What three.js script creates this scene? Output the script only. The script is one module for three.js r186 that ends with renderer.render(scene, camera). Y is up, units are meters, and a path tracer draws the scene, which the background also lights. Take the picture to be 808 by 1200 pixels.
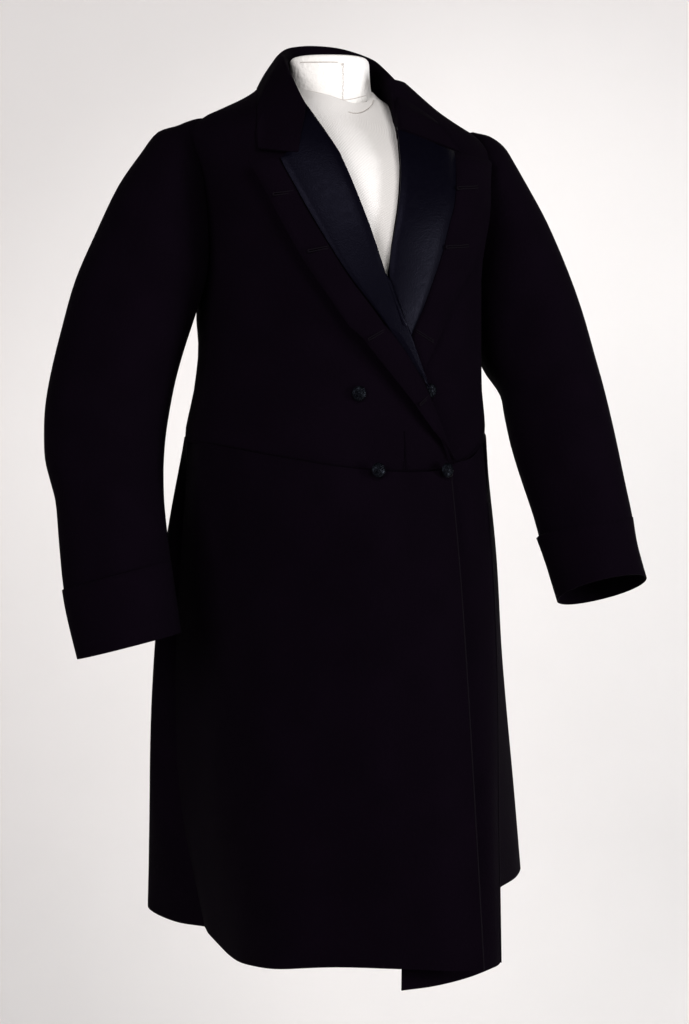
import * as THREE from 'three';
import { mergeGeometries } from 'three/addons/utils/BufferGeometryUtils.js';
import { RectAreaLightUniformsLib } from 'three/addons/lights/RectAreaLightUniformsLib.js';

// ---------------------------------------------------------------- camera, lamps, exposure
const D = 3, EYE = 1.05;                                   // camera distance to the coat's axis, camera height
const scene = new THREE.Scene();
const camera = new THREE.PerspectiveCamera(2 * Math.atan(0.6 / D) * 180 / Math.PI, 689 / 1024, 0.05, 30);
camera.position.set(0, EYE, D);
camera.lookAt(0, EYE, 0);
const renderer = new THREE.WebGLRenderer({ antialias: true });
renderer.setSize(689, 1024);
renderer.toneMapping = THREE.LinearToneMapping;
renderer.toneMappingExposure = 1;
renderer.shadowMap.enabled = true;
scene.background = new THREE.Color(0, 0, 0);
RectAreaLightUniformsLib.init();
function softbox(color, power, w, h, pos, target) {
  const l = new THREE.RectAreaLight(new THREE.Color().setRGB(...color), power, w, h);
  l.position.set(...pos); l.lookAt(...target); scene.add(l); return l;
}
softbox([1, 0.975, 0.955], 12, 1.2, 1.2, [1.1, 2.65, 2.5], [0, 1.2, 0]);      // key, high above the camera
softbox([1, 0.965, 0.957], 11.9, 1.4, 1.8, [-1.45, 1.6, 3.1], [-0.1, 1.15, -0.4]);       // fill, from the left
softbox([0.97, 0.975, 1], 27, 0.5, 1.15, [2.35, 1.05, 0.5], [0, 1.1, 0.05]);        // strip from the far right
const wallSpot = new THREE.SpotLight(new THREE.Color().setRGB(0.985, 1, 0.985), 7, 0, 0.48, 1, 2); /* backdrop lamp, above the frame */ wallSpot.position.set(0.4, 2.85, 0.35); wallSpot.target.position.set(0.2, 0.62, -1.6); wallSpot.castShadow = true; scene.add(wallSpot, wallSpot.target);

// ---------------------------------------------------------------- small helpers
let seed = 7;
const rnd = () => { seed = (seed * 1664525 + 1013904223) >>> 0; return seed / 4294967296; };
const V = (x, y, z) => new THREE.Vector3(x, y, z);
const lerp = (a, b, t) => a + (b - a) * t;
// a point of the coat given where it shows and how deep it lies (z towards the camera)
function P(px, py, z) { const k = (D - z) / D / 1000; return V((px - 404) * k, EYE + (600 - py) * k, z); }
const pxOf = p => 404 + p.x * 1000 * D / (D - p.z);
const pyOf = p => 600 - (p.y - EYE) * 1000 * D / (D - p.z);
// table lookup with monotone cubic interpolation: rows [key, v0, v1, ...]
function table(rows) {
  const n = rows.length, m = rows[0].length - 1, s = [];
  for (let c = 1; c <= m; c++) {
    const d = [], t = [];
    for (let i = 0; i < n - 1; i++) d.push((rows[i + 1][c] - rows[i][c]) / (rows[i + 1][0] - rows[i][0]));
    for (let i = 0; i < n; i++) t.push(i === 0 ? d[0] : i === n - 1 ? d[n - 2] : d[i - 1] * d[i] <= 0 ? 0 : 2 * d[i - 1] * d[i] / (d[i - 1] + d[i]));
    s.push(t);
  }
  return x => {
    let i = 0; while (i < n - 2 && x > rows[i + 1][0]) i++;
    const a = rows[i], b = rows[i + 1], h = b[0] - a[0], u = Math.min(1.0, Math.max(0, (x - a[0]) / h)), out = [];
    for (let c = 1; c <= m; c++) {
      const u2 = u * u, u3 = u2 * u;
      out.push((2 * u3 - 3 * u2 + 1) * a[c] + (u3 - 2 * u2 + u) * h * s[c - 1][i] + (3 * u2 - 2 * u3) * b[c] + (u3 - u2) * h * s[c - 1][i + 1]);
    }
    return out;
  };
}
// Catmull-Rom over a list of Vector3, n samples per span
function spline(pts, n, closed = false) {
  const c = new THREE.CatmullRomCurve3(pts, closed, 'centripetal'), out = [], spans = pts.length - (closed ? 0 : 1);
  for (let i = 0; i <= spans * n; i++) out.push(c.getPoint(Math.min(1, i / (spans * n))));
  return out;
}
function polyAt(poly, t) {                                  // plain polyline, t = 0..1 by index
  const f = t * (poly.length - 1), i = Math.min(poly.length - 2, Math.floor(f)), u = f - i;
  return poly[i].map((v, k) => lerp(v, poly[i + 1][k], u));
}
function smoothPoly(poly, t) {                              // Catmull-Rom through the same points
  const f = t * (poly.length - 1), i = Math.min(poly.length - 2, Math.floor(f)), u = f - i;
  const g = k => poly[Math.max(0, Math.min(poly.length - 1, k))];
  return poly[i].map((_, k) => { const a = g(i - 1)[k], b = g(i)[k], c = g(i + 1)[k], d = g(i + 2)[k];
    return 0.5 * (2 * b + (c - a) * u + (2 * a - 5 * b + 4 * c - d) * u * u + (3 * b - a - 3 * c + d) * u * u * u); });
}
function normalsOf(g, closed) {
  const I = g.length, J = g[0].length, N = [];
  for (let i = 0; i < I; i++) { N.push([]);
    for (let j = 0; j < J; j++) {
      const a = g[Math.max(0, i - 1)][j], b = g[Math.min(I - 1, i + 1)][j];
      const c = closed ? g[i][(j - 1 + J - (j === 0 ? 1 : 0)) % J] : g[i][Math.max(0, j - 1)];
      const d = closed ? g[i][(j + 1 === J ? 1 : j + 1)] : g[i][Math.min(J - 1, j + 1)];
      N[i].push(b.clone().sub(a).cross(d.clone().sub(c)).normalize());
    } }
  return N;
}
function sheet(g, flip, uvs) {
  const I = g.length, J = g[0].length, pos = [], idx = [], uv = [];
  for (let i = 0; i < I; i++) for (let j = 0; j < J; j++) { pos.push(g[i][j].x, g[i][j].y, g[i][j].z); uv.push(...uvs[i][j]); }
  for (let i = 0; i < I - 1; i++) for (let j = 0; j < J - 1; j++) {
    const a = i * J + j, b = a + 1, c = a + J, d = c + 1;
    if (flip) idx.push(a, b, c, b, d, c); else idx.push(a, c, b, b, c, d);
  }
  const G = new THREE.BufferGeometry();
  G.setAttribute('position', new THREE.Float32BufferAttribute(pos, 3));
  G.setAttribute('uv', new THREE.Float32BufferAttribute(uv, 2));
  G.setIndex(idx); G.computeVertexNormals(); return G;
}
// cloth of thickness th: outer face g (its rows x columns), inner face th behind, edges between; side = +1 / -1 picks the outward sense
function slab(g, th, side = 1, closed = false) {
  const N = normalsOf(g, closed), I = g.length, J = g[0].length;
  const inner = g.map((r, i) => r.map((p, j) => p.clone().addScaledVector(N[i][j], -side * th)));
  const uvs = []; const mid = Math.floor(I / 2);
  const sJ = [0]; for (let j = 1; j < J; j++) sJ.push(sJ[j - 1] + g[mid][j].distanceTo(g[mid][j - 1]));
  const midJ = Math.floor(J / 2), sI = [0]; for (let i = 1; i < I; i++) sI.push(sI[i - 1] + g[i][midJ].distanceTo(g[i - 1][midJ]));
  for (let i = 0; i < I; i++) { uvs.push([]); for (let j = 0; j < J; j++) uvs[i].push([sJ[j], sI[i]]); }
  const parts = [sheet(g, side < 0, uvs), sheet(inner, side > 0, uvs)];
  const rim = (A, B, f) => { const u2 = [A.map((_, k) => [k * 0.01, 0]), A.map((_, k) => [k * 0.01, th])]; parts.push(sheet([A, B], f, u2)); };
  rim(g[0], inner[0], side > 0); rim(g[I - 1], inner[I - 1], side < 0);
  if (!closed) { rim(g.map(r => r[0]), inner.map(r => r[0]), side < 0); rim(g.map(r => r[J - 1]), inner.map(r => r[J - 1]), side > 0); }
  return mergeGeometries(parts);
}
function tube(pts, r, seg = 6, n = 0) {
  const c = new THREE.CatmullRomCurve3(pts); return new THREE.TubeGeometry(c, n || pts.length * 3, r, seg, false);
}
function mesh(name, geo, m, parent, label) {
  const o = new THREE.Mesh(geo, m); o.name = name; o.castShadow = o.receiveShadow = true; parent.add(o);
  if (label) o.userData.label = label;
  return o;
}
function noiseTex(n, f, repeat, srgb) {                     // f(x, y) -> 0..1 or [r, g, b]
  const d = new Uint8Array(n * n * 4);
  for (let y = 0; y < n; y++) for (let x = 0; x < n; x++) { const v = f(x, y), c = Array.isArray(v) ? v : [v, v, v];
    for (let k = 0; k < 3; k++) d[(y * n + x) * 4 + k] = Math.max(0, Math.min(255, c[k] * 255)); d[(y * n + x) * 4 + 3] = 255; }
  const t = new THREE.DataTexture(d, n, n); t.magFilter = THREE.LinearFilter; t.minFilter = THREE.LinearMipmapLinearFilter; t.generateMipmaps = true;
  t.wrapS = t.wrapT = THREE.RepeatWrapping; t.repeat.set(repeat, repeat); if (srgb) t.colorSpace = THREE.SRGBColorSpace; t.needsUpdate = true; return t;
}
function valueNoise(period, cells) {                        // tileable value noise on a period x period lattice
  const h = new Float32Array(cells * cells); for (let i = 0; i < h.length; i++) h[i] = rnd();
  return (x, y) => { const fx = x / period * cells, fy = y / period * cells, ix = Math.floor(fx), iy = Math.floor(fy), u = fx - ix, v = fy - iy;
    const s = a => a * a * (3 - 2 * a), w = (i, j) => h[((j + cells) % cells) * cells + (i + cells) % cells];
    return lerp(lerp(w(ix, iy), w(ix + 1, iy), s(u)), lerp(w(ix, iy + 1), w(ix + 1, iy + 1), s(u)), s(v)); };
}

// ---------------------------------------------------------------- materials
const n8 = valueNoise(256, 8), n32 = valueNoise(256, 32), n96 = valueNoise(256, 96);
const woolBump = noiseTex(256, (x, y) => 0.45 * n96(x, y) + 0.25 * n32(x, y) + 0.3 * rnd(), 6);
const woolTint = noiseTex(256, (x, y) => { const a = 0.74 + 0.16 * n8(x, y) + 0.1 * rnd(); return [a, a * 0.97, a]; }, 4);
const wool = new THREE.MeshPhysicalMaterial({ color: new THREE.Color().setRGB(0.0022, 0.0011, 0.0028), roughness: 1, specularIntensity: 0.03, map: woolTint, bumpMap: woolBump, bumpScale: 0.0006, side: THREE.DoubleSide });
const lining = new THREE.MeshPhysicalMaterial({ color: new THREE.Color().setRGB(0.006, 0.005, 0.006), roughness: 0.8, specularIntensity: 0.1, side: THREE.DoubleSide });
const satinBump = noiseTex(256, (x, y) => 0.55 * n96(x, y) + 0.1 * n32(x, y) + 0.35 * rnd(), 9);
const satinRough = noiseTex(256, (x, y) => 0.75 + 0.2 * n32(x, y) + 0.05 * rnd(), 7);
const satin = new THREE.MeshPhysicalMaterial({ color: new THREE.Color().setRGB(0.0012, 0.001, 0.0026), roughness: 0.48, roughnessMap: satinRough, specularIntensity: 0.076, specularColor: new THREE.Color().setRGB(0.62, 0.62, 1), bumpMap: satinBump, bumpScale: 0.00022, side: THREE.DoubleSide });
const silkCord = new THREE.MeshPhysicalMaterial({ color: new THREE.Color().setRGB(0.001, 0.001, 0.0016), roughness: 0.32, specularIntensity: 0.12, specularColor: new THREE.Color().setRGB(0.62, 0.74, 1) });
const thread = new THREE.MeshPhysicalMaterial({ color: new THREE.Color().setRGB(0.003, 0.002, 0.0036), roughness: 0.8, specularIntensity: 0.05 });
const knitBump = noiseTex(128, (x, y) => 0.5 + 0.35 * Math.sin((x + y) * Math.PI / 8) + 0.15 * Math.sin((x - y) * Math.PI / 8), 44);
const knit = new THREE.MeshStandardMaterial({ color: new THREE.Color().setRGB(0.715, 0.697, 0.683), roughness: 0.95, bumpMap: knitBump, bumpScale: 0.00024, side: THREE.DoubleSide });
const muslinBump = noiseTex(256, (x, y) => 0.5 * n32(x, y) + 0.3 * n96(x, y) + 0.2 * rnd(), 8);
const muslin = new THREE.MeshStandardMaterial({ color: new THREE.Color().setRGB(0.82, 0.805, 0.785), roughness: 0.9, bumpMap: muslinBump, bumpScale: 0.0012, side: THREE.DoubleSide });
const tanThread = new THREE.MeshStandardMaterial({ color: new THREE.Color().setRGB(0.55, 0.52, 0.49), roughness: 0.9 });
const paperTint = noiseTex(512, (x, y) => { const a = 0.965 + 0.02 * n8(x / 2, y / 2) + 0.01 * n32(x / 2, y / 2) + 0.005 * rnd(); return [a, a * 0.997, a * 0.994]; }, 0.5);
const paper = new THREE.MeshStandardMaterial({ color: new THREE.Color().setRGB(0.825, 0.806, 0.8), roughness: 0.95, map: paperTint, side: THREE.DoubleSide });

// ---------------------------------------------------------------- backdrop: a paper sweep, wall curving into the floor
{
  const prof = []; const zb = -1.6, R = 0.55;
  for (let y = 3.4; y > R; y -= 0.2) prof.push([y, zb]);
  for (let k = 0; k <= 12; k++) { const a = k / 12 * Math.PI / 2; prof.push([R - R * Math.sin(a), zb + R - R * Math.cos(a)]); }
  for (let k = 1; k <= 6; k++) prof.push([0, zb + R + k * 0.45]);
  const g = prof.map(([y, z]) => { const r = []; for (let k = 0; k <= 8; k++) r.push(V(-2.1 + k * 4.2 / 8, y, z)); return r; });
  const b = mesh('backdrop', slab(g, 0.004, 1), paper, scene);
  b.userData = { kind: 'structure', label: 'seamless off white paper backdrop curving behind the coat' };
}

// ---------------------------------------------------------------- the body shape under the bodice
const TH = 27 * Math.PI / 180, CT = Math.cos(TH), ST = Math.sin(TH), NEXP = 2.25;
// key (height as seen at the coat's axis), left and right outline, half depth front, half depth back
const bodyT = table([
  [92, 314, 472, 0.052, 0.062], [104, 308, 486, 0.057, 0.067], [116, 300, 500, 0.062, 0.072], [128, 284, 515, 0.069, 0.078], [142, 258, 537, 0.078, 0.085],
  [156, 231, 560, 0.088, 0.094], [176, 212, 574, 0.101, 0.105], [205, 219, 577, 0.115, 0.116], [240, 226, 576, 0.127, 0.124], [280, 230, 570, 0.136, 0.128],
  [323, 231, 564.5, 0.14, 0.128], [369, 230, 564.5, 0.142, 0.122], [409, 232.5, 564.5, 0.14, 0.114], [454, 228.5, 565, 0.136, 0.106],
  [480, 223.5, 567.3, 0.134, 0.103], [513, 216, 570.5, 0.133, 0.103], [545, 212, 573, 0.134, 0.106], [580, 207, 575, 0.137, 0.11]]);
const fitCache = new Map();
function fit(key) {
  const q = Math.round(key * 4) / 4; if (fitCache.has(q)) return fitCache.get(q);
  const [L, R, bf, bb] = bodyT(q); let cx = (L + R) / 2000 - 0.404, a = (R - L) / 2000 / 0.93;
  for (let it = 0; it < 25; it++) {
    let mn = 1e9, mx = -1e9;
    for (let k = 0; k < 120; k++) { const p = raw(q, k / 120 * Math.PI * 2, cx, a, bf, bb), x = pxOf(p); mn = Math.min(mn, x); mx = Math.max(mx, x); }
    cx += ((L + R) - (mn + mx)) / 2000; a += ((R - L) - (mx - mn)) / 2000 * 1.05;
  }
  const r = [cx, a, bf, bb]; fitCache.set(q, r); return r;
}
function raw(key, phi, cx, a, bf, bb) {
  const c = Math.cos(phi), s = Math.sin(phi), e = 2 / NEXP;
  const u = a * Math.sign(c) * Math.abs(c) ** e, f = (s > 0 ? bf : bb) * Math.sign(s) * Math.abs(s) ** e;
  return V(cx + u * CT + f * ST, EYE + (600 - key) / 1000, -u * ST + f * CT);
}
function body(key, phi) {                                   // fit is piecewise: interpolate between quarter steps
  const k0 = Math.floor(key / 4) * 4, t = (key - k0) / 4, A = fit(k0), B = fit(k0 + 4);
  return raw(key, phi, lerp(A[0], B[0], t), lerp(A[1], B[1], t), lerp(A[2], B[2], t), lerp(A[3], B[3], t));
}
function bodyN(key, phi) {
  const e = 0.02, a = body(key, phi + e).sub(body(key, phi - e)), b = body(key - 2, phi).sub(body(key + 2, phi));
  return a.cross(b).normalize().multiplyScalar(-1).negate();
}
const bodyOff = (key, phi, off) => body(key, phi).addScaledVector(bodyN(key, phi), off * outward);
let outward = 1;
{ const p = body(300, Math.PI / 2), n = bodyN(300, Math.PI / 2); if (n.z < 0) outward = -1; }
const keyOf = p => 600 - (p.y - EYE) * 1000;
// front of the body where the point (px, py) shows, lifted by off
function locate(px, py, off) {
  let tx = px, ty = py, key = py, phi = Math.PI / 2, p;
  for (let it = 0; it < 12; it++) {
    let lo = 0.12, hi = Math.PI + 0.45;                     // px falls from lo (right) to hi (left)
    let bestLo = lo, bx = -1e9; for (let k = 0; k <= 12; k++) { const a = 0.0 + k * 0.06, x = pxOf(body(key, a)); if (x > bx) { bx = x; bestLo = a; } }
    let bestHi = hi, bm = 1e9; for (let k = 0; k <= 12; k++) { const a = Math.PI + k * 0.06, x = pxOf(body(key, a)); if (x < bm) { bm = x; bestHi = a; } }
    lo = bestLo; hi = bestHi;
    for (let k = 0; k < 26; k++) { const m = (lo + hi) / 2; if (pxOf(body(key, m)) > tx) lo = m; else hi = m; }
    phi = (lo + hi) / 2; p = bodyOff(key, phi, off);
    const ex = px - pxOf(p), ey = py - pyOf(p);
    if (Math.abs(ex) < 6) tx += ex * 0.7; key += ey * 0.9; key = Math.max(92, Math.min(579, key));
  }
  return { p, key, phi };
}
const surf = (px, py, off) => locate(px, py, off).p;
// phi on the row 'key' (body height) where the front shows at px
function phiAt(key, px, off = 0) {
  let lo = 0.3, hi = Math.PI + 0.3;
  for (let k = 0; k < 30; k++) { const m = (lo + hi) / 2; if (pxOf(bodyOff(key, m, off)) > px) lo = m; else hi = m; }
  return (lo + hi) / 2;
}

// ---------------------------------------------------------------- dress form
const form = new THREE.Group(); form.name = 'dress_form'; scene.add(form);
form.userData = { label: 'white padded dress form whose neck and chest show inside the coat opening', category: 'mannequin' };
{
  const c0 = V(P(388, 300, 0).x, P(0, 560, 0).y, 0); form.position.copy(c0);
  const put = (name, g, m, parent = form, label) => { g.translate(-c0.x, -c0.y, -c0.z); return mesh(name, g, m, parent, label); };
  const fT = table([[108, 341, 438, 0.032, 0.055], [114, 335, 444, 0.036, 0.057], [122, 319, 456, 0.045, 0.06], [132, 296, 470, 0.055, 0.065], [146, 268, 496, 0.066, 0.072],
    [162, 250, 526, 0.076, 0.08], [190, 244, 546, 0.09, 0.092], [240, 246, 552, 0.106, 0.104], [300, 249, 547, 0.116, 0.108], [380, 250, 544, 0.12, 0.1], [460, 246, 546, 0.114, 0.086], [560, 232, 552, 0.112, 0.086]]);
  const ring = (key, phi, inset = 0) => { const [L, R, bf, bb] = fT(key), a = (R - L) / 2000 / 0.945 - inset;
    const p = raw(key, phi, (L + R) / 2000 - 0.404, a, bf - inset, bb - inset), w = Math.min(1, Math.max(0, (key - 140) / 70)), s = w * w * (3 - 2 * w);
    return s > 0 ? p.lerp(bodyOff(key, phi, -0.0048 - inset - Math.max(0, key - 380) * 0.00022), s) : p; };
  const rows = []; for (const k of [108, 110, 113, 116, 120, 124, 128, 133, 139, 146, 154, 162, 172, 184, 200, 225, 255, 290, 330, 380, 430, 460, 480]) {
    const r = []; for (let j = 0; j <= 72; j++) { const ph = j / 72 * Math.PI * 2;
      const dip = k < 118 ? (118 - k) * 0.0 : 0; r.push(ring(k + dip, ph)); } rows.push(r); }
  const cap = []; for (const s of [1, 0.9, 0.5, 0.02]) cap.push(rows[rows.length - 1].map(p => V(c0.x + (p.x - c0.x) * s, p.y - (1 - s) * 0.02, p.z * s)));
  rows.push(...cap.slice(1));
  const I = rows.length, uvs = rows.map((r, i) => r.map((p, j) => [j / 72 * 0.9, p.y]));
  put('torso', sheet(rows, false, uvs), knit);
  // neck: a muslin covered block, a little wider at its base, slightly domed top
  const NX = P(386, 0, 0).x, NZ = -0.008;
  const nring = (y, r, z = 0) => { const o = []; for (let j = 0; j <= 64; j++) { const a = j / 64 * Math.PI * 2;
    const c = Math.cos(a), s = Math.sin(a), e = 2 / 2.5; o.push(V(NX + r * (Math.sign(c) * Math.abs(c) ** e) , y + 0.0 , NZ + r * 1.05 * Math.sign(s) * Math.abs(s) ** e)); } return o; };
  const yTop = P(0, 67, 0.03).y, yBase = P(0, 126, 0.04).y, nr = [];
  nr.push(nring(yTop + 0.004, 0.002), nring(yTop + 0.004, 0.02), nring(yTop + 0.003, 0.036), nring(yTop + 0.0015, 0.0445), nring(yTop - 0.0005, 0.0462), nring(yTop - 0.004, 0.0470));
  for (let k = 1; k <= 8; k++) nr.push(nring(lerp(yTop - 0.004, yBase, k / 8), lerp(0.047, 0.0525, (k / 8) ** 1.5)));
  // the base of the cover dips to a point at the front
  nr.slice(-4).forEach((r, q) => r.forEach(p => { const f = Math.max(0, (p.z - NZ) / 0.055), w = [0.25, 0.5, 0.75, 1][q]; p.y += w * (1 - f * f * (1 - 0.5 * Math.min(1, Math.abs(p.x - NX - 0.014) / 0.05))) * 0.012; }));
  nr.push(nr[nr.length - 1].map(p => V(NX + (p.x - NX) * 0.9, p.y - 0.004, NZ + (p.z - NZ) * 0.9)));
  const neck = put('neck', sheet(nr, false, nr.map(r => r.map((p, j) => [j / 64 * 0.32, p.y]))), muslin, form, 'cream muslin covered neck block with a front seam');
  // seams and loose stitching on the neck
  const onNeck = (px, py, up = 0.0006) => { const y = P(0, py, 0.03).y, t = (yTop - y) / (yTop - yBase), r = lerp(0.047, 0.0525, Math.max(0, t) ** 1.5) + up, x = P(px, py, 0.035).x - NX;
    const e = 2.5, q = Math.min(0.99, Math.abs(x) / r); return V(x + NX, y, NZ + r * 1.05 * (1 - q ** e) ** (1 / e)); };
  const st = []; for (let k = 0; k < 9; k++) { const y = 78 + k * 4.6; st.push(tube([onNeck(402 + rnd() - 0.5, y), onNeck(402.4 + rnd() - 0.5, y + 2), onNeck(402 + rnd() - 0.5, y + 3.9)], 0.00045, 5)); }
  put('front_seam', mergeGeometries(st), tanThread, neck);
  const ns = [[347, 105.5], [356, 107.5], [368, 110], [385, 114.5], [402, 119.5], [414, 117.5], [427, 112.5], [437, 107]];
  put('neck_seam', tube(ns.map(q => onNeck(q[0], q[1], 0.0004)), 0.0005, 5, 60), tanThread, neck);
  put('slit', tube([onNeck(352, 73.5), onNeck(366, 74.5), onNeck(382, 74.8), onNeck(396, 75)], 0.0006, 5), tanThread, neck);
  const knot = new THREE.SphereGeometry(0.0014, 8, 6); const kp = onNeck(402, 77); knot.translate(kp.x, kp.y, kp.z); put('knot', knot, tanThread, neck);
  // loose thread on the chest
  const onChest = (px, py) => { let z = 0.05, best = null; for (let it = 0; it < 12; it++) { const w = P(px, py, z), key = keyOf(w); let lo = 0.3, hi = Math.PI + 0.3;
    for (let k = 0; k < 26; k++) { const m = (lo + hi) / 2; if (pxOf(ring(key, m)) > px) lo = m; else hi = m; } best = ring(key, (lo + hi) / 2, -0.0012); z = best.z; } return best; };
  put('stitching', tube([[408, 131], [414, 132.5], [421, 132], [428, 129], [434, 124], [437, 117]].map(q => onChest(...q)), 0.0005, 5), tanThread);
}

// ---------------------------------------------------------------- frock coat
const coat = new THREE.Group(); coat.name = 'frock_coat'; scene.add(coat);
coat.userData = { label: 'black double breasted wool frock coat with satin lapels on a white form', category: 'coat' };
const C0 = V(P(395, 0, 0).x, P(0, 1140, 0.2).y, -0.03); coat.position.copy(C0);
const part = (name, g, m, parent = coat, label) => { g.translate(-C0.x, -C0.y, -C0.z); return mesh(name, g, m, parent, label); };

// opening edges: roll line of the wearer's right front (lies over) and left front (lies under)
const rollR = [[336, 80], [342, 92], [351, 109], [361, 124.5], [379, 149], [398.6, 178.5], [418.4, 224], [434, 264], [454, 325], [476, 391], [497.6, 458], [506, 482], [512, 506], [518, 526], [526.5, 545], [529, 560], [530, 582]];
const rollL = [[453, 88], [459, 105], [462, 125], [466, 149], [470, 196], [468, 236], [460, 287], [456, 325], [447, 370], [436, 420], [424, 470], [416, 520], [410, 582]];
const edgePx = (poly, py) => { let i = 0; while (i < poly.length - 2 && py > poly[i + 1][1]) i++; const a = poly[i], b = poly[i + 1]; return lerp(a[0], b[0], Math.max(0, Math.min(1, (py - a[1]) / (b[1] - a[1])))); };
const edgePhi = (poly, key, off) => { let phi = Math.PI / 2, py = key; for (let it = 0; it < 6; it++) { phi = phiAt(key, edgePx(poly, py), off); py = pyOf(bodyOff(key, phi, off)); } return phi; };
const OFF_R = 0.006, OFF_L = 0.0;
const keys = [96, 99, 102, 105, 108, 112, 116, 120, 125, 130, 135, 140, 146, 152, 158, 165, 173, 182, 192, 205, 220, 238, 258, 280, 303, 327, 352, 378, 405, 432, 458, 482, 505, 525, 540, 552, 562];
const seamR = [[224, 514], [240, 518], [258, 522.5], [275, 526], [300, 530.5], [330, 536], [360, 541.5], [390, 546], [420, 550], [450, 552], [475, 553], [500, 553], [528, 549]];
const seamL = [[566, 518], [560, 528], [553, 536], [545, 540], [535, 542], [520, 546], [500, 549]];
const SIDE_R = 196 * Math.PI / 180, SIDE_L = 22 * Math.PI / 180;
{
  const gR = [], gL = [], gB = [];
  const seamLine = (pts, off) => pts.map(q => { const l = locate(q[0], q[1], off); return [l.phi * 180 / Math.PI, l.key]; });
  const sl = [...seamLine(seamL, 0.001), ...seamLine(seamR.slice().reverse(), OFF_R)].filter((q, k, a) => k === 0 || q[0] > a[k - 1][0] + 1).filter(q => q[0] > 27 && q[0] < 190);
  const seamT = table([[20, 506], ...sl, [192, 515], [200, 513], [225, 512], [275, 510], [340, 506], [380, 506]]);
  const seam = (k, phi) => { let d = phi * 180 / Math.PI; if (d < 21) d += 360; return k < 400 ? k : 400 + (k - 400) * (seamT(d)[0] + 4 - 400) / 162; };
  const tuck = k => (k > 550 ? -0.0016 : k > 539 ? -0.0004 : 0);               // the bodice slips under the skirt
  for (const k of keys) {
    const eR = edgePhi(rollR, k, OFF_R), eL = edgePhi(rollL, k, OFF_L), r = [], l = [], b = [];
    for (let j = 0; j <= 26; j++) { const t = j / 26; const f = lerp(SIDE_R, eR, t); r.push(bodyOff(seam(k, f), f, OFF_R * Math.min(1, t * 4) + tuck(k))); }
    for (let j = 0; j <= 22; j++) { const t = j / 22; const f = lerp(eL, SIDE_L, t); l.push(bodyOff(seam(k, f), f, OFF_L + tuck(k))); }
    for (let j = 0; j <= 40; j++) { const t = j / 40; const f = lerp(SIDE_L, SIDE_R - Math.PI * 2, t); b.push(bodyOff(seam(k, f), f, tuck(k))); }
    gR.push(r); gL.push(l); gB.push(b);
  }
  part('front_bodice', slab(gR, 0.003, 1), wool, coat, 'overlapping front bodice panel at the left of the picture');
  part('front_bodice', slab(gL, 0.003, 1), wool, coat, 'under front bodice panel at the right of the picture');
  part('back_bodice', slab(gB, 0.003, 1), wool);
}

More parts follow.
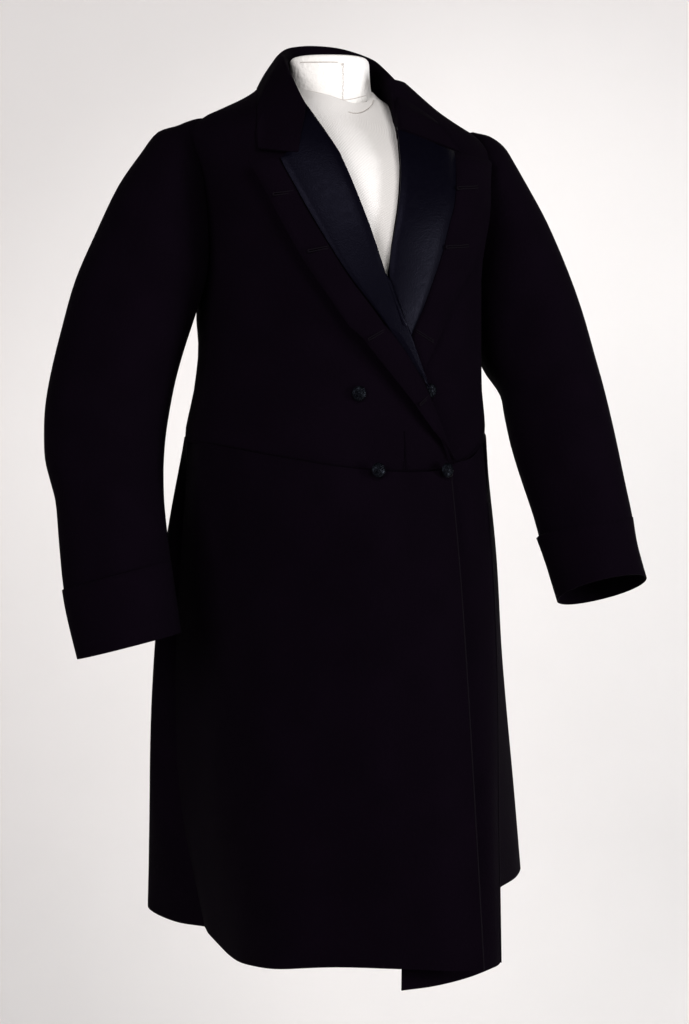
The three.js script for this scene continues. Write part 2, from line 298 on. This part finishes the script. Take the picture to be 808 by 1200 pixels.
// skirts: columns of points [px, py, depth], top row sits on the bodice
function surfaceFrom(cols, nc, nr) {
  const C = cols.map(c => spline(c, nr)); const rows = C[0].length, g = [];
  for (let i = 0; i < rows; i++) g.push(spline(C.map(c => c[i]), nc));
  return g;
}
const onR = (px, py) => surf(px, py, OFF_R * Math.min(1, (px - 214) / 60) + 0.0012), onL = (px, py) => surf(px, py, 0.0012);
const col = (top, pts) => [top, ...pts.map(q => P(...q))];
{
  const A = [
    col(surf(222, 514, -0.002), [[212, 655, 0.02], [206, 790, -0.01], [212, 940, -0.06], [240, 1086, -0.1]]),
    col(onR(240, 518), [[230, 655, 0.06], [228, 790, 0.04], [231, 950, 0.0], [247, 1097, -0.02]]),
    col(onR(275, 526), [[266, 660, 0.10], [260, 790, 0.10], [258, 960, 0.09], [270, 1121, 0.07]]),
    col(onR(330, 536), [[318, 660, 0.143], [308, 790, 0.158], [300, 960, 0.157], [300, 1132, 0.15]]),
    col(onR(390, 546), [[380, 660, 0.16], [368, 790, 0.182], [360, 960, 0.192], [352, 1135.5, 0.2]]),
    col(onR(450, 552), [[446, 660, 0.165], [442, 790, 0.189], [440, 960, 0.204], [440, 1135, 0.215]]),
    col(onR(500, 553), [[502, 660, 0.145], [506, 790, 0.173], [510, 960, 0.195], [513, 1137, 0.215]]),
    col(onR(528, 549), [[538, 660, 0.122], [547, 790, 0.152], [557, 960, 0.178], [567, 1138.5, 0.203]])];
  const gA = surfaceFrom(A, 8, 9); gA.forEach((row, i) => row.forEach((p, j) => { const t = i / (gA.length - 1), u = j / (row.length - 1);
    p.z += t * t * Math.sin(Math.PI * u) * (0.007 * Math.sin(u * 15 + t * 1.2) + 0.003 * Math.sin(u * 31 - t * 2)); }));
  const panel = part('front_skirt', slab(gA, 0.003, 1), wool, coat, 'overlapping front skirt panel with a faint vertical edge');
  const edge = gA.map(row => row[row.length - 1].clone().add(V(0.0004, 0, -0.0006)));
  part('edge_cord', tube(edge.filter((_, i) => i % 2 === 0), 0.001, 6, 90), thread, panel);
  const top = (k, deg) => bodyOff(k, deg * Math.PI / 180, deg < 230 || deg > 330 ? -0.0032 : 0.0012);
  const B = [
    col(top(518, 184), [[226, 655, 0.0], [222, 790, -0.03], [226, 940, -0.075], [243, 1085, -0.11]]),
    col(top(514, 198), [[200.5, 640, 0.0], [188, 770, -0.04], [186, 930, -0.1], [208, 1079, -0.15]]),
    col(top(513, 205), [[199, 640, -0.04], [184.8, 770, -0.08], [178.8, 930, -0.15], [176.5, 1063, -0.22]]),
    col(top(512, 225), [[215, 640, -0.12], [205, 770, -0.17], [200, 930, -0.24], [195, 1050, -0.3]]),
    col(top(510, 250), [[290, 640, -0.17], [285, 770, -0.22], [280, 930, -0.29], [280, 1045, -0.36]]),
    col(top(510, 275), [[400, 640, -0.19], [400, 770, -0.24], [405, 930, -0.31], [410, 1040, -0.38]]),
    col(top(508, 305), [[510, 640, -0.18], [520, 770, -0.24], [530, 930, -0.3], [535, 1035, -0.36]]),
    col(top(506, 340), [[565, 640, -0.14], [576, 770, -0.2], [590, 930, -0.27], [600, 1020, -0.32]]),
    col(top(505, 368), [[577.7, 640, -0.09], [585.8, 770, -0.13], [600.2, 930, -0.2], [607.5, 1017, -0.26]]),
    col(top(508, 380), [[575.5, 640, -0.04], [583, 770, -0.08], [594, 930, -0.13], [602, 1028, -0.18]]),
    col(top(525, 390), [[570, 640, -0.0], [576, 770, -0.02], [580, 930, -0.06], [583, 1040, -0.1]])];
  part('back_skirt', slab(surfaceFrom(B, 6, 8), 0.003, 1), wool, coat, 'back skirt panel showing at both sides behind the fronts');
  const Cc = [
    col(onL(480, 550), [[478, 660, 0.118], [476, 790, 0.145], [474, 960, 0.18], [471, 1161, 0.203]]),
    col(onL(505, 548), [[507, 660, 0.112], [510, 790, 0.14], [512, 960, 0.17], [508, 1156, 0.197]]),
    col(onL(535, 542), [[540, 660, 0.095], [546, 790, 0.122], [550, 960, 0.15], [545, 1147, 0.182]]),
    col(onL(553, 536), [[562, 660, 0.065], [570, 790, 0.095], [573, 960, 0.13], [574, 1136, 0.155]]),
    col(surf(566, 519, -0.002), [[577, 660, 0.03], [582.5, 790, 0.06], [584.3, 960, 0.09], [586.7, 1128, 0.12]]),
    col(surf(566, 517, -0.004), [[572, 650, 0.01], [577, 790, 0.02], [579, 930, 0.03], [580, 1100, 0.03]])];
  const gC = surfaceFrom(Cc, 7, 8), fold = gC.map(row => row[28].clone().add(V(0.0003, 0, 0.0004)));
  const under = part('front_skirt', slab(gC, 0.003, 1), wool, coat, 'under front skirt panel whose hem hangs lowest');
  part('pressed_fold', tube(fold.filter((_, i) => i % 2 === 0 && i > 3), 0.0011, 6, 90), thread, under);
}

// sleeves
function sleeveRings(st, grow = 0, sub = 4) {
  const E = st.map(s => ({ o: P(s[0], s[1], s[4]), i: P(s[2], s[3], s[4]), d: s[5], t: s[6] }));
  const O = spline(E.map(e => e.o), sub), I = spline(E.map(e => e.i), sub), n = O.length;
  const Cn = O.map((o, k) => o.clone().add(I[k]).multiplyScalar(0.5)), g = [];
  for (let k = 0; k < n; k++) {
    const f = k / (n - 1) * (E.length - 1), a = Math.min(E.length - 2, Math.floor(f)), dz = lerp(E[a].d, E[a + 1].d, f - a) + grow;
    const ax = Cn[Math.min(n - 1, k + 2)].clone().sub(Cn[Math.max(0, k - 2)]).normalize();
    const W = I[k].clone().sub(O[k]).multiplyScalar(0.5); W.setLength(W.length() + grow);
    const dv = V(0, 0, 1); { const w = Math.min(1, Math.max(0, (k - 14) / 14)) + (E[0].t ? 1 : 0); dv.addScaledVector(ax, -dv.dot(ax) * w); } dv.normalize().multiplyScalar(dz); if (E[0].t) dv.y = lerp(E[a].t, E[a + 1].t, f - a);
    const r = []; for (let j = 0; j <= 48; j++) { const t = j / 48 * Math.PI * 2, c = Math.cos(t), s = Math.sin(t), e = 2 / 2.15;
      r.push(Cn[k].clone().addScaledVector(W, Math.sign(c) * Math.abs(c) ** e).addScaledVector(dv, Math.sign(s) * Math.abs(s) ** e)); }
    g.push(r);
  }
  return g;
}
function closeTop(g) { const r = g[0], c = r.slice(0, -1).reduce((s, p) => s.add(p), V(0, 0, 0)).multiplyScalar(1 / (r.length - 1)); return [r.map(p => p.clone().lerp(c, 0.98)), r.map(p => p.clone().lerp(c, 0.4)), ...g]; }
const creases = [[0.42, 0.35, 0.9, 0.0032, 0.05], [0.5, -0.3, 0.8, 0.003, 0.045], [0.58, 0.25, 0.9, 0.0034, 0.04], [0.66, -0.35, 0.7, 0.0026, 0.05], [0.24, 0.5, 0.8, 0.0022, 0.06], [0.8, 0.3, 0.6, 0.002, 0.05]];
function makeSleeve(st, cuffSt, side, label, cuffLabel, seamJ, seamFrom, seamTo) {
  const g = sleeveRings(st);
  // shallow diagonal drag lines round the bend of the arm
  g.forEach((r, i) => { const t = i / (g.length - 1), c = r.slice(0, -1).reduce((a, p) => a.add(p), V(0, 0, 0)).multiplyScalar(1 / (r.length - 1));
    r.forEach((p, j) => { const a = j / 48 * Math.PI * 2; let d = 0;
      for (const [t0, tilt, wid, amp, w] of creases) { const s = (t - t0 - tilt * 0.12 * Math.cos(a)) / w; d += amp * Math.exp(-s * s) * Math.max(0, Math.sin(a)) ** (1.2 + wid) - amp * 0.7 * Math.exp(-((s - 1.6) ** 2)) * Math.max(0, Math.sin(a)) ** (1.2 + wid); }
      p.addScaledVector(p.clone().sub(c).normalize(), d); }); });
  const s = part('sleeve', slab(closeTop(g), 0.003, side, true), wool, coat, label);
  const cg = sleeveRings(cuffSt, 0.0);
  // soft folded upper edge: the first ring tucks in under the turn-back
  const first = cg[0].map((p, j) => p.clone().lerp(cg[1][j], 0.0));
  const cen = first.slice(0, -1).reduce((a, p) => a.add(p), V(0, 0, 0)).multiplyScalar(1 / 48);
  const down = cg[3][0].clone().sub(cg[0][0]).normalize();
  const tuck = first.map(p => p.clone().lerp(cen, 0.045).addScaledVector(down, 0.0025));
  const turn = first.map(p => p.clone().lerp(cen, 0.012).addScaledVector(down, -0.0008));
  part('cuff', slab([tuck, turn, ...cg], 0.0022, side, true), wool, s, cuffLabel);
  const pts = []; for (let k = seamFrom; k <= seamTo; k += 2) { const p = g[k][seamJ], q = g[k][(seamJ + 24) % 48]; pts.push(p.clone().add(p.clone().sub(q).setLength(0.0002))); }
  part('sleeve_seam', tube(pts, 0.0011, 6), wool, s);
}
makeSleeve([
  [206, 154.5, 240, 142.5, 0.065, 0.022], [187, 160, 234, 172, 0.07, 0.05], [167.5, 185, 240, 212, 0.075, 0.068], [142, 222, 243, 262, 0.08, 0.078], [114, 280, 241, 316, 0.086, 0.082],
  [92, 331, 228, 362, 0.093, 0.081], [76.4, 386, 213, 408, 0.1, 0.079], [63, 441, 203, 444, 0.106, 0.076], [57, 478, 195.5, 482, 0.11, 0.074], [55.5, 510, 191, 512, 0.114, 0.072], [57, 540, 188.6, 545, 0.118, 0.07],
  [63.5, 566, 188.4, 566, 0.122, 0.069], [69, 588, 189.3, 587, 0.126, 0.067], [73.3, 638, 193.5, 628, 0.134, 0.064], [78.5, 690, 197.5, 660, 0.14, 0.062], [87, 735, 202, 706, 0.145, 0.06]],
[[75.8, 691.5, 198.6, 658, 0.14, 0.066], [79, 711, 201.5, 679, 0.143, 0.065], [85, 738, 206, 710, 0.147, 0.064], [93.4, 771.5, 210.6, 741.5, 0.15, 0.063]],
  1, 'sleeve at the left of the picture, bent at the elbow', 'turned back cuff hanging over the skirt', 40, 26, 58);
makeSleeve([
  [556, 160.5, 545, 165, -0.1, 0.03], [573, 165, 544, 190, -0.103, 0.055], [588, 176, 543, 222, -0.104, 0.07], [600, 194.5, 543, 255, -0.103, 0.078], [617.5, 225, 545, 292, -0.099, 0.081],
  [638, 263.5, 549, 332, -0.092, 0.081], [659, 311, 555, 376, -0.084, 0.08], [679.8, 368, 567, 427, -0.073, 0.078], [696.7, 427, 588.5, 460, -0.062, 0.074], [706.5, 464, 594, 486, -0.054, 0.071],
  [718, 512, 601, 518, -0.045, 0.068], [729.5, 566, 612, 555, -0.034, 0.064], [738, 606, 629, 606, -0.024, 0.061], [743, 640, 641, 652, -0.016, 0.058]],
[[740, 607, 630.8, 630, -0.022, 0.063, 0.004], [744.5, 636, 642, 661, -0.015, 0.062, 0.008], [750, 658, 648.5, 682, -0.01, 0.061, 0.011], [756, 679, 655, 703, -0.005, 0.06, 0.0135]],
  -1, 'sleeve at the right of the picture', 'turned back cuff with its opening showing', 14, 30, 48);

// lapels: strips between two edge lines on the bodice
const LT = 40;
function strip(E1, E2, base, puff, n = 10, wid = 8) {
  const g = [];
  for (let i = 0; i <= LT; i++) { const t = i / LT, a = smoothPoly(E1, t), b = smoothPoly(E2, t), r = [];
    for (let j = 0; j <= n; j++) { const v = j / n, edge = Math.pow(Math.abs(2 * v - 1), wid), end = Math.pow(Math.abs(2 * t - 1), 40);
      const off = (typeof base === 'function' ? base(v, t) : base) + puff * (1 - Math.max(edge, end));
      r.push(surf(lerp(a[0], b[0], v), lerp(a[1], b[1], v), off)); }
    g.push(r); }
  return g;
}
const facOut = [[291.7, 188.5], [311.5, 224], [333, 264], [355, 303], [382.8, 343.6], [418.4, 395], [447, 434], [474, 469], [496, 500], [513.5, 522], [525.5, 542]];
const facIn = [[327, 184.5], [343, 213], [361, 246], [386, 287], [410.5, 325.5], [436, 359], [455, 386], [473, 412], [494, 452], [511, 500], [526.5, 544]];
const satL = [[357, 126], [348, 160], [334, 181], [330, 187], [345, 215], [362, 245.5], [386, 285.5], [410.5, 323.5], [437, 358.5], [456, 385], [474, 412], [495, 453]];
const satR = [[361.5, 124.5], [383, 155], [397, 176], [401, 184], [413, 211], [427, 246], [441, 285], [454, 325], [465, 358], [474, 385], [482, 411], [496.5, 456]];
const lapelBase = v => 0.0085;
const lapA = part('lapel', slab(strip(facOut, facIn, (v, t) => 0.0095 + 0.011 * (1 - v) * (1 - t * t * t), 0.003), 0.0025, 1), wool, coat, 'wide peaked lapel folded over the overlapping front');
part('satin_facing', slab(strip(satL, satR, (v, t) => 0.0105 + 0.001 * v, 0.002, 14, 12), 0.0025, 1), satin, lapA, 'black satin facing beside the roll of the lapel');
const facOut2 = [[574.5, 188], [573, 215], [571, 240], [565, 268], [558, 300], [546, 330], [531, 360], [511, 405], [499, 432]];
const facIn2 = [[533.5, 177.5], [535, 208], [533.5, 238], [526, 268], [519, 297], [508, 330], [497, 361], [480, 401], [490, 434]];
const satR2 = [[524, 162], [533, 178], [534.5, 208], [533, 238], [525.5, 268], [518.5, 297], [507.5, 330], [496.5, 361], [486, 386], [479, 404]];
const satL2 = [[466, 148], [468.5, 175], [470, 200], [468.5, 232], [464, 265], [459, 292], [457, 325], [464, 355], [471, 380], [477, 404]];
const lapB = part('lapel', slab(strip(facIn2, facOut2, 0.0045, 0.003), 0.0025, 1), wool, coat, 'lapel on the under front, partly behind the other');
part('satin_facing', slab(strip(satL2, satR2, (v, t) => 0.0045 + 0.003 * Math.cos(Math.min(1, v) * Math.PI * 0.5), 0.002, 14, 12), 0.0025, 1), satin, lapB, 'blue black satin facing with a soft sheen');

// worked buttonholes: two raised thread edges round a slit, barred at one end
function buttonhole(a, b, off, parent) {
  const N = 7, L = parent === lapA ? a[0] < b[0] ? 1 : 0 : 0, ty = Math.min(1, Math.max(0, (a[1] - 188) / 354)), lift = t => L * 0.011 * (1 - t) * (1 - (ty * 0.87) ** 3) * 0.97, line = dy => { const o = []; for (let k = 0; k < N; k++) { const t = k / (N - 1); o.push(surf(lerp(a[0], b[0], t), lerp(a[1], b[1], t) + dy, off + lift(t))); } return o; };
  const bar = [surf(a[0], a[1] - 1.7, off + lift(0)), surf(a[0] - 0.8, a[1], off + lift(0) + 0.0004), surf(a[0], a[1] + 1.7, off + lift(0))];
  part('buttonhole', mergeGeometries([tube(line(-1.3), 0.0008, 6), tube(line(1.3), 0.0008, 6), tube(bar, 0.0009, 6)]), thread, parent);
}
buttonhole([321, 227.5], [344, 224.5], 0.0127, lapA);
buttonhole([362, 294], [385, 289.5], 0.0127, lapA);
buttonhole([425, 397.5], [448, 385], 0.0127, lapA);
buttonhole([482, 474], [495, 464.5], 0.0127, lapA);
buttonhole([531 + 6, 220.5], [554, 219], 0.0078, lapB);
buttonhole([524, 289.5], [543, 288], 0.0078, lapB);
buttonhole([508, 400], [488, 387.5], 0.0078, lapB);

// collar: stand rises inside, folds over, fall lies on the shoulders
{
  const sR = (px, py, o) => surf(px, py, o), st = [
    // fold, outer edge
    [sR(359.5, 124, 0.016), sR(350, 178, 0.0135)],
    [sR(353, 111.5, 0.015), sR(326, 175.5, 0.0135)],
    [sR(345, 95, 0.012), sR(303, 173, 0.0135)],
    [P(337.5, 79, 0.06), sR(301.8, 148, 0.012)],
    [P(333, 67.5, 0.03), sR(301.8, 122, 0.010)],
    [P(332, 61.5, -0.01), P(301, 103.5, 0.046)],
    [P(343, 55.5, -0.068), P(318, 96, -0.06)],
    [P(367, 53.8, -0.092), P(360, 100, -0.12)],
    [P(399, 57, -0.098), P(410, 106, -0.14)],
    [P(433, 68, -0.088), P(455, 110, -0.125)],
    [P(449, 80, -0.05), P(478, 112, -0.075)],
    [P(461, 97, -0.002), P(496, 127, -0.018)],
    [P(467, 122, 0.05), sR(516, 146, 0.011)],
    [sR(469, 150, 0.0115), sR(531, 177, 0.0125)]];
  const F = spline(st.map(s => s[0]), 6), n = F.length, nc = V(P(392, 0, 0).x, 0, -0.015), g = [];
  for (let k = 0; k < n; k++) {
    const f = k / 6, i = Math.min(st.length - 2, Math.floor(f)), u = f - i, O = st[i][1].clone().lerp(st[i + 1][1], u), fo = F[k];
    const bul = k > n - 30 ? 0.4 : 1, inn = nc.clone().sub(fo).setY(0).normalize(), ends = Math.min(1, Math.min(k, n - 1 - k) / 14);
    const I1 = fo.clone().addScaledVector(inn, 0.006).add(V(0, -0.006, 0)), I2 = fo.clone().addScaledVector(inn, 0.006).add(V(0, -0.012 - 0.03 * ends, 0));
    const dir = O.clone().sub(fo), len = dir.length();
    const outn = V(-inn.x, 0.25, -inn.z).normalize();
    const M0 = fo.clone().lerp(O, 0.07).addScaledVector(outn, 0.003 * bul), M1 = fo.clone().lerp(O, 0.35).addScaledVector(outn, 0.0035 * bul), M2 = fo.clone().lerp(O, 0.7).addScaledVector(outn, 0.0025 * bul);
    g.push(spline([I2, I1, fo, M0, M1, M2, O], 4));
  }
  part('collar', slab(g, 0.0028, 1), wool, coat, 'turned down wool collar with pointed leaf above the notch');
}

// buttons covered in knotted silk cord
function button(px, py, off, label) {
  const { p, key, phi } = locate(px, py, off), n = bodyN(key, phi).multiplyScalar(outward), R = 0.0077;
  const base = new THREE.LatheGeometry([[0.0001, 0.0052], [0.003, 0.005], [0.006, 0.0041], [0.0082, 0.0024], [R, 0.0006], [R, -0.0008], [0.006, -0.0018], [0.0001, -0.002]].map(q => new THREE.Vector2(...q)).reverse(), 28);
  const h = r => 0.0053 * Math.sqrt(Math.max(0, 1 - (r / (R * 1.05)) ** 2)) + 0.0004, cords = [];
  for (let w = 0; w < 6; w++) for (const s of [-1, 1]) { const pts = []; const a0 = w / 6 * Math.PI * 2;
    for (let k = 0; k <= 7; k++) { const t = k / 7, r = lerp(0.0012, R * 0.98, t), a = a0 + s * t * 0.95; pts.push(V(Math.cos(a) * r, h(r) + 0.0003 * Math.sin(k * 1.9 + s), Math.sin(a) * r)); }
    cords.push(tube(pts, 0.00072, 6, 16)); }
  const rim = new THREE.TorusGeometry(R, 0.0008, 6, 32); rim.rotateX(Math.PI / 2); rim.translate(0, 0.0008, 0); cords.push(rim);
  const knob = new THREE.SphereGeometry(0.0018, 10, 8); knob.scale(1, 0.6, 1); knob.translate(0, 0.0056, 0); cords.push(knob);
  const q = new THREE.Quaternion().setFromUnitVectors(V(0, 1, 0), n), M = new THREE.Matrix4().compose(p, q, V(1, 0.62, 1));
  base.applyMatrix4(M); const b = part('button', base, silkCord, coat, label);
  const c = mergeGeometries(cords.map(x => x.index ? x : x)); c.applyMatrix4(M); part('cord_knot', c, silkCord, b);
}
button(421, 461, OFF_R + 0.0025, 'upper cord covered button on the overlapping front');
button(504.5, 458, 0.004, 'cord covered button beside the lapel edge');
button(437.5, 551, OFF_R + 0.008, 'lower cord covered button on the waist seam');
button(515, 551, OFF_R + 0.008, 'cord covered button under the end of the lapel');

// stitched waist seam and front dart
{
  const wl = []; for (const [x, y] of [[232, 517], [262, 523], [300, 530], [345, 538], [390, 545.5], [430, 550.5], [474, 552.5], [520, 550]]) wl.push(surf(x, y - 1.2, OFF_R + 0.0016));
  part('waist_seam', tube(wl, 0.0005, 6, 60), wool);
  const wr = []; for (const [x, y] of [[531, 540.5], [540, 541], [550, 537], [559, 528], [564, 521]]) wr.push(surf(x, y - 1.2, 0.0012));
  part('waist_seam', tube(wr, 0.0005, 6, 40), wool);
  const d = []; for (const [x, y] of [[474, 505], [475, 520], [475.5, 536], [476, 551]]) d.push(surf(x, y, OFF_R + 0.0002));
  part('dart', tube(d, 0.0005, 6), wool);
}
renderer.render(scene, camera);
